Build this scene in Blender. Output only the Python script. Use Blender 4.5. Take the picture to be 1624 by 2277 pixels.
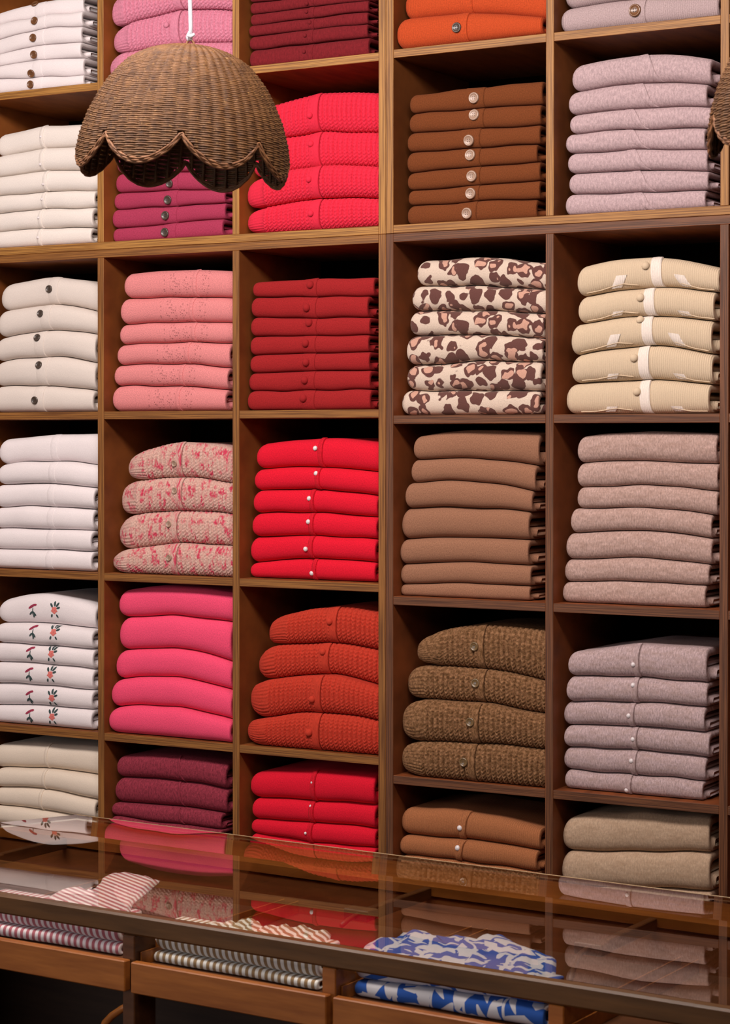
import bpy, math, random
import numpy as np
from mathutils import Vector, Matrix

for o in list(bpy.data.objects): bpy.data.objects.remove(o, do_unlink=True)
SC = bpy.context.scene
COL = SC.collection
random.seed(7)
EYE = 1.58                                  # height of the eye above the shop floor

# ---------------------------------------------------------------- camera
CAM_F, CAM_YAW, CAM_PITCH, CAM_ROLL = 4646.95, 0.523247, 0.0107425, 0.000248
CAM_POS = np.array([2.98371, -3.92036, EYE - 0.00933])
CAM_PY = 1028.67
_fw = np.array([-math.sin(CAM_YAW)*math.cos(CAM_PITCH), math.cos(CAM_YAW)*math.cos(CAM_PITCH), -math.sin(CAM_PITCH)])
_r0 = np.array([math.cos(CAM_YAW), math.sin(CAM_YAW), 0.0])
_u0 = np.cross(_r0, _fw)
_r = _r0*math.cos(CAM_ROLL) + _u0*math.sin(CAM_ROLL)
_u = -_r0*math.sin(CAM_ROLL) + _u0*math.cos(CAM_ROLL)
cd = bpy.data.cameras.new('camera'); cam = bpy.data.objects.new('camera', cd); COL.objects.link(cam)
cd.sensor_fit = 'VERTICAL'; cd.sensor_height = 36.0; cd.sensor_width = 36.0*1624/2277
cd.lens = CAM_F*36.0/2277
cd.shift_y = (CAM_PY - 1138.5)/2277
cd.clip_start = 0.05
cam.matrix_world = Matrix(((_r[0], _u[0], -_fw[0], CAM_POS[0]), (_r[1], _u[1], -_fw[1], CAM_POS[1]),
                           (_r[2], _u[2], -_fw[2], CAM_POS[2]), (0, 0, 0, 1)))
cd.dof.use_dof = True; cd.dof.focus_distance = 4.6; cd.dof.aperture_fstop = 20.0
SC.camera = cam

def at(x, y, ax, v):
    """the point of the place seen at a pixel of the photograph, on the plane axis=v"""
    d = _fw + _r*(x-812)/CAM_F - _u*(y-CAM_PY)/CAM_F
    return CAM_POS + d*(v-CAM_POS[ax])/d[ax]

# ---------------------------------------------------------------- world, lights, exposure
SC.view_settings.view_transform = 'Standard'; SC.view_settings.look = 'None'
SC.view_settings.gamma = 1.0; SC.view_settings.use_curve_mapping = False
SC.view_settings.exposure = -0.06
w = bpy.data.worlds.new('world'); SC.world = w; w.use_nodes = True
w.node_tree.nodes['Background'].inputs[0].default_value = (1.0, 0.86, 0.78, 1)
w.node_tree.nodes['Background'].inputs[1].default_value = 0.025

def area(name, loc, target, sx, sy, power, col):
    l = bpy.data.lights.new(name, 'AREA'); l.shape = 'RECTANGLE'; l.size = sx; l.size_y = sy
    l.energy = power; l.color = col
    o = bpy.data.objects.new(name, l); COL.objects.link(o); o.location = loc
    o.rotation_euler = (Vector(target)-Vector(loc)).to_track_quat('-Z', 'Y').to_euler()
    return o
area('ceiling_light_front', (0.95, -1.75, 2.88), (0.75, 0.0, 1.25), 2.8, 0.45, 108, (1.0, 0.90, 0.86))
area('ceiling_light_room', (2.2, -3.8, 2.8), (1.2, 0, 1.1), 3.0, 1.2, 26, (1.0, 0.88, 0.82))

area('shirt_fill_light', (-0.9, -5.2, 1.5), (1.2, -0.6, 0.9), 2.6, 1.6, 36, (0.95, 0.95, 1.0))  # added low fill that brightens the drawer shirts; no window stands here

# ---------------------------------------------------------------- helpers
def lin(c):
    return tuple(((v/255)/12.92 if v/255 <= .04045 else ((v/255+.055)/1.055)**2.4) for v in c)

WORLD_AT = {}                                # where each mesh has its origin in the shop
def mesh_obj(name, verts, faces, mats, parent=None, uvs=None, smooth=True, midx=None, origin=None):
    verts = np.asarray(verts, float)
    if origin is None: origin = (0, 0, 0) if parent is None else None
    me = bpy.data.meshes.new(name)
    off = np.array(origin if origin is not None else WORLD_AT.get(parent.name, tuple(parent.location)), float)
    me.from_pydata((verts-off).tolist(), [], faces)
    if not isinstance(mats, (list, tuple)): mats = [mats]
    for m in mats: me.materials.append(m)
    if midx is not None: me.polygons.foreach_set('material_index', midx)
    if smooth: me.polygons.foreach_set('use_smooth', [True]*len(me.polygons))
    if uvs is not None:
        ul = me.uv_layers.new(name='UVMap')
        li = np.empty(len(me.loops), int); me.loops.foreach_get('vertex_index', li)
        ul.data.foreach_set('uv', np.asarray(uvs, float)[li].ravel())
    me.update()
    o = bpy.data.objects.new(name, me); COL.objects.link(o)
    if parent is not None: o.parent = parent
    o.location = (0, 0, 0) if parent is not None else origin
    WORLD_AT[o.name] = tuple(off)
    return o

def empty(name, loc):
    o = bpy.data.objects.new(name, None); COL.objects.link(o); o.location = loc; o.empty_display_size = .05
    return o

def tag(o, label=None, cat=None, group=None, kind=None):
    if label: o['label'] = label
    if cat: o['category'] = cat
    if group: o['group'] = group
    if kind: o['kind'] = kind
    return o

class MB:
    """collects shapes for one mesh"""
    def __init__(s): s.v = []; s.f = []; s.m = []; s.n = 0
    def add(s, v, f, m=0):
        v = np.asarray(v, float); s.v.append(v); s.f += [tuple(i+s.n for i in q) for q in f]
        s.m += [m]*len(f); s.n += len(v)
    def box(s, a, b, m=0, bev=0.0012):
        x0, y0, z0 = [min(p, q) for p, q in zip(a, b)]; x1, y1, z1 = [max(p, q) for p, q in zip(a, b)]
        e = min(bev, (x1-x0)/3, (y1-y0)/3, (z1-z0)/3)
        vs = []
        for X, sx in ((x0, 1), (x1, -1)):
            for Y, sy in ((y0, 1), (y1, -1)):
                for Z, sz in ((z0, 1), (z1, -1)):
                    vs += [(X, Y+sy*e, Z+sz*e), (X+sx*e, Y, Z+sz*e), (X+sx*e, Y+sy*e, Z)]
        def i(a, b, c, k): return ((a*2+b)*2+c)*3+k
        f = [(i(0,0,0,0), i(0,0,1,0), i(0,1,1,0), i(0,1,0,0)), (i(1,0,0,0), i(1,1,0,0), i(1,1,1,0), i(1,0,1,0)),
             (i(0,0,0,1), i(1,0,0,1), i(1,0,1,1), i(0,0,1,1)), (i(0,1,0,1), i(0,1,1,1), i(1,1,1,1), i(1,1,0,1)),
             (i(0,0,0,2), i(0,1,0,2), i(1,1,0,2), i(1,0,0,2)), (i(0,0,1,2), i(1,0,1,2), i(1,1,1,2), i(0,1,1,2))]
        for c in (0, 1):
            for b in (0, 1): f.append((i(0,b,c,1), i(1,b,c,1), i(1,b,c,2), i(0,b,c,2)))
            for a_ in (0, 1): f.append((i(a_,0,c,0), i(a_,1,c,0), i(a_,1,c,2), i(a_,0,c,2)))
        for a_ in (0, 1):
            for b in (0, 1): f.append((i(a_,b,0,0), i(a_,b,1,0), i(a_,b,1,1), i(a_,b,0,1)))
        for a_ in (0, 1):
            for b in (0, 1):
                for c in (0, 1): f.append((i(a_,b,c,0), i(a_,b,c,1), i(a_,b,c,2)))
        s.add(vs, f, m)
    def tube(s, pts, r, n=8, m=0, closed=False, caps=True):
        pts = [Vector(p) for p in pts]; N = len(pts); rs = r if hasattr(r, '__len__') else [r]*N
        vs = []; up = Vector((0.13, 0.21, 0.97))
        for k, p in enumerate(pts):
            if closed: t = (pts[(k+1) % N]-pts[k-1]).normalized()
            else: t = (pts[min(k+1, N-1)]-pts[max(k-1, 0)]).normalized()
            a = t.cross(up)
            if a.length < 1e-3: a = t.cross(Vector((1, 0, 0)))
            a.normalize(); b = t.cross(a).normalized()
            for j in range(n):
                th = 2*math.pi*j/n
                vs.append(p+(a*math.cos(th)+b*math.sin(th))*rs[k])
        f = []
        for k in range(N if closed else N-1):
            k2 = (k+1) % N
            for j in range(n):
                j2 = (j+1) % n
                f.append((k*n+j, k*n+j2, k2*n+j2, k2*n+j))
        if not closed and caps:
            f.append(tuple(range(n))[::-1]); f.append(tuple((N-1)*n+j for j in range(n)))
        s.add([tuple(v) for v in vs], f, m)
    def build(s, name, mats, parent=None, origin=None, smooth=False):
        return mesh_obj(name, np.concatenate(s.v), s.f, mats, parent, smooth=smooth, midx=s.m, origin=origin)

# ---------------------------------------------------------------- materials
class NT:
    def __init__(s, name):
        s.m = bpy.data.materials.new(name); s.m.use_nodes = True; s.t = s.m.node_tree
        s.b = s.t.nodes['Principled BSDF']
    def n(s, typ, **kw):
        nd = s.t.nodes.new(typ)
        for k, v in kw.items():
            if k.startswith('i_'):
                key = k[2:]; key = int(key) if key.isdigit() else key.replace('_', ' ')
                if hasattr(v, 'is_output') or type(v).__name__.startswith('NodeSocket'): s.t.links.new(v, nd.inputs[key])
                else: nd.inputs[key].default_value = v
            else: setattr(nd, k, v)
        return nd
    def link(s, a, b): s.t.links.new(a, b)
    def math(s, op, a, b=None, c=None, clamp=False):
        nd = s.t.nodes.new('ShaderNodeMath'); nd.operation = op; nd.use_clamp = clamp
        for i, v in enumerate((a, b, c)):
            if v is None: continue
            if isinstance(v, (int, float)): nd.inputs[i].default_value = v
            else: s.t.links.new(v, nd.inputs[i])
        return nd.outputs[0]
    def mix(s, fac, a, b, mode='MIX'):
        nd = s.t.nodes.new('ShaderNodeMix'); nd.data_type = 'RGBA'; nd.blend_type = mode
        for i, v in ((0, fac), (6, a), (7, b)):
            if isinstance(v, (int, float)): nd.inputs[i].default_value = v
            elif isinstance(v, tuple): nd.inputs[i].default_value = v if len(v) == 4 else v+(1,)
            else: s.t.links.new(v, nd.inputs[i])
        return nd.outputs[2]
    def uv(s, scale=(1, 1, 1), uvmap=True):
        c = s.n('ShaderNodeUVMap').outputs[0] if uvmap else s.n('ShaderNodeTexCoord').outputs['Object']
        mp = s.n('ShaderNodeMapping'); s.link(c, mp.inputs[0]); mp.inputs['Scale'].default_value = scale
        return mp.outputs[0]
    def noise(s, vec, scale, detail=2, rough=.5, out=0):
        nd = s.n('ShaderNodeTexNoise'); s.link(vec, nd.inputs['Vector']); nd.inputs['Scale'].default_value = scale
        nd.inputs['Detail'].default_value = detail; nd.inputs['Roughness'].default_value = rough
        return nd.outputs[out]
    def ramp(s, fac, stops):
        nd = s.n('ShaderNodeValToRGB'); s.link(fac, nd.inputs[0]); el = nd.color_ramp.elements
        while len(el) < len(stops): el.new(0.5)
        for e, (p, c) in zip(el, stops):
            e.position = p; e.color = (c if len(c) == 4 else tuple(c)+(1,)) if hasattr(c, '__len__') else (c, c, c, 1)
        return nd.outputs[0]
    def bump(s, h, strength=.4, dist=.001):
        nd = s.n('ShaderNodeBump'); s.link(h, nd.inputs['Height']); nd.inputs['Strength'].default_value = strength
        nd.inputs['Distance'].default_value = dist; s.link(nd.outputs[0], s.b.inputs['Normal'])
    def base(s, c):
        if isinstance(c, tuple): s.b.inputs['Base Color'].default_value = c if len(c) == 4 else c+(1,)
        else: s.link(c, s.b.inputs['Base Color'])
    def rough(s, r, spec=.5):
        s.b.inputs['Roughness'].default_value = r; s.b.inputs['Specular IOR Level'].default_value = spec

def cloth(name, rgb, kind='fine', rgb2=None, fleck=.18, sheen=.25):
    t = NT(name); c = lin(rgb); t.rough(.92, .15)
    t.b.inputs['Sheen Weight'].default_value = sheen; t.b.inputs['Sheen Roughness'].default_value = .5
    t.b.inputs['Sheen Tint'].default_value = tuple(min(1, v*1.3+.05) for v in c)+(1,)
    uv = t.uv(); dk = tuple(v*(1-fleck*1.7) for v in c); lt = tuple(min(1, v*(1+fleck)) for v in c)
    if kind == 'fine':
        n1 = t.noise(t.uv((1, .6, 1)), 520, 3, .7); n2 = t.noise(uv, 22, 3)
        col = t.mix(t.ramp(n1, [(.3, 0.), (.7, 1.)]), dk, lt); col = t.mix(t.math('MULTIPLY', n2, .18), col, dk)
        t.base(col); t.bump(t.math('ADD', n1, t.math('MULTIPLY', n2, 3)), .35, .0012)
    elif kind == 'heather':
        n1 = t.noise(t.uv((1, .35, 1)), 330, 3, .8); n2 = t.noise(t.uv((.35, 1, 1)), 90, 3, .7)
        col = t.mix(t.ramp(n1, [(.32, 0.), (.68, 1.)]), dk, lt)
        col = t.mix(t.ramp(n2, [(.4, 0.), (.75, .6)]), col, lin(rgb2 or [v*.75 for v in rgb]))
        t.base(col); t.bump(n1, .5, .0015)
    elif kind == 'boucle':
        v = t.noise(t.uv((1, .45, 1)), 240, 3, .8); n2 = t.noise(uv, 420, 3, .75)
        col = t.mix(t.ramp(v, [(.34, 1.), (.66, 0.)]), dk, lt); col = t.mix(t.ramp(n2, [(.3, .5), (.7, 0.)]), col, dk); t.base(col)
        t.bump(t.math('SUBTRACT', n2, v), .6, .0016)
    elif kind == 'rib':
        wv = t.n('ShaderNodeTexWave', i_Vector=uv, i_Scale=70.0, i_Distortion=.3); wv.bands_direction = 'X'
        n1 = t.noise(uv, 420, 3, .7); col = t.mix(t.ramp(n1, [(.3, 0.), (.7, 1.)]), dk, lt)
        t.base(col); t.bump(t.math('ADD', wv.outputs[1], n1), .6, .0015)
    elif kind == 'chunky':
        n1 = t.noise(t.uv((1, .5, 1)), 330, 4, .8); n2 = t.noise(uv, 40, 2)
        col = t.mix(t.ramp(n1, [(.3, 0.), (.72, 1.)]), dk, lt)
        if rgb2: col = t.mix(t.ramp(t.noise(uv, 130, 3, .7), [(.42, 0.), (.62, .8)]), col, lin(rgb2))
        t.base(col); t.bump(n1, .7, .002)
    elif kind == 'marl':
        n1 = t.noise(t.uv((1, .4, 1)), 190, 2, .6); n2 = t.noise(t.uv((1, .6, 1)), 58, 1, .5); n3 = t.noise(uv, 330, 3, .7)
        f = t.math('MULTIPLY', t.ramp(n1, [(.40, 0.), (.58, 1.)]), t.ramp(n2, [(.46, .12), (.6, .95)]))
        col = t.mix(t.ramp(n3, [(.3, 0.), (.7, 1.)]), dk, lt); col = t.mix(f, col, lin(rgb2)); t.base(col); t.bump(n3, .7, .002)
    elif kind == 'lace':
        n1 = t.noise(uv, 430, 3, .7)
        v = t.n('ShaderNodeTexVoronoi', i_Vector=t.uv((1, .9, 1)), i_Scale=165.0, i_Randomness=.6).outputs[0]
        sx = t.n('ShaderNodeSeparateXYZ'); t.link(uv, sx.inputs[0])
        # bands of openwork run beside the middle of the front (U = 0 at the middle)
        wb = t.math('ABSOLUTE', t.math('SINE', t.math('MULTIPLY', sx.outputs[0], 78.0)))
        near = t.math('LESS_THAN', t.math('ABSOLUTE', t.math('ADD', sx.outputs[0], .025)), .068)
        hole = t.math('MULTIPLY', t.math('MULTIPLY', t.ramp(v, [(.2, 1.), (.34, 0.)]), near), t.ramp(wb, [(.35, 0.), (.55, 1.)]))
        col = t.mix(t.ramp(n1, [(.3, 0.), (.7, 1.)]), dk, lt); col = t.mix(t.math('MULTIPLY', hole, .4), col, tuple(q*.45 for q in c))
        t.base(col); t.bump(t.math('SUBTRACT', t.math('MULTIPLY', n1, .5), t.math('MULTIPLY', hole, 1.2)), .7, .002)
    elif kind == 'leopard':
        nz = t.noise(uv, 45, 1, .4, 1)
        mx = t.n('ShaderNodeMix'); mx.data_type = 'VECTOR'; mx.inputs[0].default_value = .016
        t.link(uv, mx.inputs[4]); t.link(nz, mx.inputs[5])
        vo = t.n('ShaderNodeTexVoronoi', i_Vector=mx.outputs[1], i_Scale=31.0, i_Randomness=.7)
        d = vo.outputs['Distance']
        gap = t.noise(uv, 48, 1, .5)
        dd = t.math('ADD', d, t.math('MULTIPLY', t.math('SUBTRACT', gap, .5), .5))
        spot = t.ramp(dd, [(.0, 1.), (.485, 1.), (.51, 0.)])
        sm = t.n('ShaderNodeSeparateColor'); t.link(vo.outputs['Color'], sm.inputs[0])
        off = t.math('ADD', dd, t.math('MULTIPLY', t.math('SUBTRACT', t.noise(uv, 60, 0), .5), .75))
        inner = t.math('MULTIPLY', t.ramp(off, [(.0, 1.), (.27, 1.), (.29, 0.)]), t.math('GREATER_THAN', sm.outputs[0], .35))
        n1 = t.noise(uv, 420, 3, .7)
        col = t.mix(spot, c, lin((92, 56, 52))); col = t.mix(inner, col, lin((205, 158, 138)))
        col = t.mix(t.ramp(n1, [(.3, .3), (.7, 0.)]), col, lin((110, 80, 70))); t.base(col); t.bump(n1, .6, .0015)
    elif kind == 'stripe':
        sx = t.n('ShaderNodeSeparateXYZ'); t.link(uv, sx.inputs[0])
        wob = t.math('MULTIPLY', t.noise(uv, 9, 1), .004)
        f = t.math('SINE', t.math('MULTIPLY', t.math('ADD', sx.outputs[0], wob), 2*math.pi/.0112))
        col = t.mix(t.ramp(t.math('ADD', t.math('MULTIPLY', f, .5), .5), [(.42, 0.), (.58, 1.)]), c, lin(rgb2))
        t.base(col); t.bump(t.noise(uv, 60, 3), .3, .002)
    elif kind == 'floral':
        fac = None
        for sc_, el, th0, seed in ((15.0, 1.9, 0.0, 0.0), (19.0, 2.2, 1.3, 7.3), (24.0, 3.4, 2.2, 3.1)):
            mp = t.n('ShaderNodeMapping'); t.link(uv, mp.inputs[0]); mp.inputs['Location'].default_value = (seed, seed*.7, 0)
            vo = t.n('ShaderNodeTexVoronoi', i_Vector=mp.outputs[0], i_Scale=sc_, i_Randomness=.75)
            sub = t.n('ShaderNodeVectorMath', operation='SUBTRACT'); t.link(mp.outputs[0], sub.inputs[0]); t.link(vo.outputs['Position'], sub.inputs[1])
            # local coordinates of each leaf, turned by a random angle
            sm = t.n('ShaderNodeSeparateColor'); t.link(vo.outputs['Color'], sm.inputs[0])
            ang = t.math('ADD', t.math('MULTIPLY', sm.outputs[0], 3.1), th0)
            rt = t.n('ShaderNodeVectorRotate'); rt.rotation_type = 'Z_AXIS'; t.link(sub.outputs[0], rt.inputs[0]); t.link(ang, rt.inputs['Angle'])
            sx = t.n('ShaderNodeSeparateXYZ'); t.link(rt.outputs[0], sx.inputs[0])
            a = t.math('MULTIPLY', sx.outputs[0], sc_*2.1); b = t.math('MULTIPLY', sx.outputs[1], sc_*2.1*el)
            b = t.math('MULTIPLY', b, t.math('ADD', 1.0, t.math('MULTIPLY', t.math('ABSOLUTE', a), .9)))
            r = t.math('ADD', t.math('ABSOLUTE', t.math('POWER', t.math('ABSOLUTE', a), 2.0)), t.math('MULTIPLY', b, b))
            leaf = t.math('LESS_THAN', r, .8)
            fac = leaf if fac is None else t.math('MAXIMUM', fac, leaf)
        wv = t.n('ShaderNodeTexWave', i_Vector=uv, i_Scale=5.0, i_Distortion=5.0); wv.inputs['Detail Scale'].default_value = 1.2
        stem = t.math('GREATER_THAN', wv.outputs[1], .985); fac = t.math('MAXIMUM', fac, stem)
        col = t.mix(fac, c, lin(rgb2)); t.base(col); t.bump(t.noise(uv, 50, 3), .3, .002)
    return t.m

def wood(name, light, dark, edge=None, grain=(3, 60, 60), rough=.5, bumpd=.0006):
    """edge 'h'/'v': plywood layers show on faces turned to the room; else grain"""
    t = NT(name); t.rough(rough, .35); pos = t.n('ShaderNodeNewGeometry').outputs['Position']
    mp = t.n('ShaderNodeMapping'); t.link(pos, mp.inputs[0])
    mp.inputs['Scale'].default_value = {'h': (5, 5, 420), 'v': (420, 5, 5), None: grain}[edge]
    n = t.noise(mp.outputs[0], 1.0, 3, .6)
    big = t.noise(pos, 4, 2)
    mid = tuple((a+b)/2 for a, b in zip(light, dark))
    lo, hi = (.42, .58) if edge else (.3, .75)
    col = t.mix(t.ramp(n, [(lo, 0.), (hi, 1.)]), lin(dark), lin(light))
    col = t.mix(t.math('MULTIPLY', big, .3), col, lin(mid))
    if rough >= 1: t.b.inputs['Specular IOR Level'].default_value = 0.
    t.base(col); t.bump(n, .35, bumpd)
    return t.m

def plain(name, rgb, rough=.5, spec=.5, metal=0, noise=None):
    t = NT(name); t.rough(rough, spec); c = lin(rgb); t.b.inputs['Metallic'].default_value = metal
    n = t.noise(t.uv(uvmap=False), noise or 60, 2)
    t.base(t.mix(n, tuple(v*.82 for v in c), tuple(min(1, v*1.15) for v in c)))
    return t.m

W = {}
for key, L_, D_, IL, ID in (('ua', (176, 126, 62), (116, 74, 32), (168, 100, 44), (120, 64, 26)),
                            ('la', (148, 98, 46), (96, 57, 24), (150, 86, 38), (104, 54, 23)),
                            ('ub', (168, 118, 60), (108, 68, 30), (136, 78, 36), (96, 50, 22)),
                            ('lb', (114, 70, 42), (70, 40, 23), (150, 80, 40), (104, 54, 26))):
    W[key] = dict(h=wood('ply_edge_h_'+key, L_, D_, 'h'), v=wood('ply_edge_v_'+key, L_, D_, 'v'),
                  side=wood('ply_side_'+key, IL, ID, None, (40, 8, 10), .55),
                  back=wood('ply_back_shade_'+key, (20, 12, 8), (14, 8, 5), None, (8, 8, 30), 1.))  # back colour near black: the shade deep in the cells is put into it

# ---------------------------------------------------------------- the room
FLOORZ, CEILZ = 0.0, 2.95
def struct(name, a, b, mat):
    m = MB(); m.box(a, b, 0, .002); o = m.build(name, mat); o['kind'] = 'structure'; return o
WALLP = plain('wall_paint', (150, 132, 112), .85, .2)
struct('floor', (-2.6, -6.4, -.06), (5.4, .46, 0), wood('floor_boards', (120, 78, 46), (82, 50, 28), None, (4, 30, 30), .45))
struct('ceiling', (-2.6, -6.4, CEILZ), (5.4, .46, CEILZ+.06), plain('ceiling_paint', (190, 180, 165), .9, .1))
struct('wall_back', (-2.6, .40, 0), (5.4, .46, CEILZ), WALLP)
struct('wall_front', (-2.6, -6.46, 0), (5.4, -6.40, CEILZ), WALLP)
struct('wall_left', (-2.66, -6.4, 0), (-2.6, .46, CEILZ), WALLP)
struct('wall_right', (5.4, -6.4, 0), (5.46, .46, CEILZ), WALLP)

# ---------------------------------------------------------------- shelving
T, CW, DEP = .018, .360, .355
PITCH = CW+T
SEAM = EYE + .4519 - T
ZS = {'A': dict(r0=EYE+.8256, r2=EYE+.0571, r3=EYE-.3197, r4=EYE-.6940, r5=EYE-1.0690),
      'B': dict(r0=EYE+.8282, r2=EYE+.0437, r3=EYE-.3454, r4=EYE-.7309, r5=EYE-1.1180)}   # tops of the shelves
UX = {'A': -.378, 'B': .774}                # left outer face of each bay
UW = 4*T+3*CW
def cell_x(c):
    """inner left and right faces of the cells of a column"""
    u, k = c[0], int(c[1])-1
    x = UX[u]+T+k*PITCH
    return x, x+CW

def unit(u, upper, mats, label):
    x0 = UX[u]; x1 = x0+UW-.0006
    z0, z1 = (SEAM+.0006, EYE+1.2+T) if upper else (.08, SEAM)
    root = empty('shelving_unit', (x0+UW/2, DEP/2, z0))
    tag(root, label, 'shelving', 'plywood cubby shelving units')
    ox = root
    def part(nm, a, b, m, mi=0):
        q = MB(); q.box(a, b, mi, .0008); return q
    # a board: front edge shows plies, other faces plain
    def board(nm, a, b, vert):
        q = MB(); q.box(a, b, 0, .0008)
        o = q.build(nm, [mats['v' if vert else 'h'], mats['side']], root)
        for p in o.data.polygons:
            p.material_index = 0 if p.normal.y < -.5 else 1
        return o
    board('side_panel', (x0, 0, z0), (x0+T, DEP, z1), True)
    board('side_panel', (x1-T, 0, z0), (x1, DEP, z1), True)
    board('bottom_board', (x0+T, 0, z0), (x1-T, DEP, z0+T), False)
    board('top_board', (x0+T, 0, z1-T), (x1-T, DEP, z1), False)
    for k in (1, 2):
        xx = x0+k*PITCH
        board('divider', (xx, 0, z0+T), (xx+T, DEP, z1-T), True)
    rows = ('r0',) if upper else ('r2', 'r3', 'r4', 'r5')
    for r in rows:
        for k in range(3):
            xx = x0+T+k*PITCH; zt = ZS[u][r]
            board('shelf', (xx, .0006, zt-T), (xx+CW, DEP-.001, zt), False)
    q = MB(); q.box((x0+.001, DEP, z0), (x1, DEP+.008, z1), 0); q.build('back_panel', mats['back'], root)
    if not upper:
        q = MB(); q.box((x0, .03, 0), (x1, DEP, z0), 0); q.build('plinth', mats['side'], root)
unit('A', False, W['la'], 'lower left wooden cubby unit with light brown ply edges, its foot behind the counter')
unit('B', False, W['lb'], 'lower right wooden cubby unit with darker reddish brown edges')
unit('A', True, W['ua'], 'upper left golden plywood cubby unit behind the wicker pendant lamp')
unit('B', True, W['ub'], 'upper right golden plywood cubby unit above the reddish one')

# ---------------------------------------------------------------- folded garments
NSE = 2.35
def arc_unit(nphi):
    a = []
    for i in range(nphi+1):
        ph = math.pi/2 - math.pi*i/nphi
        c, s = math.cos(ph), math.sin(ph)
        a.append((-abs(c)**(2/NSE), math.copysign(abs(s)**(2/NSE), s)))
    return np.array(a)

class Bound:
    def __init__(s, pts, seed, amp=.0009):
        s.p = pts; rr = random.Random(seed)
        s.w = [(rr.uniform(14, 60), rr.uniform(0, 6.28), rr.uniform(.3, 1)*amp) for _ in range(3)]
    def raw(s, x):
        (x0, z0), (x1, z1), (x2, z2) = s.p
        x = np.clip(x, min(x0, x2)-.03, max(x0, x2)+.03)
        l = z0*(x-x1)*(x-x2)/((x0-x1)*(x0-x2)) + z1*(x-x0)*(x-x2)/((x1-x0)*(x1-x2)) + z2*(x-x0)*(x-x1)/((x2-x0)*(x2-x1))
        # ridge where the button band thickens the fold
        s_ = .010; lin_ = np.where(x < x1, z1+(z0-z1)*(x-x1)/(x0-x1), z1+(z2-z1)*(x-x1)/(x2-x1))
        k0, k2 = (z1-z0)/(x1-x0), (z2-z1)/(x2-x1); rd = (k0-k2)/2*(np.sqrt((x-x1)**2+s_**2)-np.abs(x-x1))
        return .5*l+.5*(lin_-rd)
    def __call__(s, x):
        x = np.asarray(x, float); l = s.raw(x)
        for f, p, a in s.w: l = l + a*np.sin(f*x+p)
        return l
class Flat:
    def __init__(s, z): s.z = z
    def __call__(s, x): return np.asarray(x, float)*0+s.z

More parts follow.
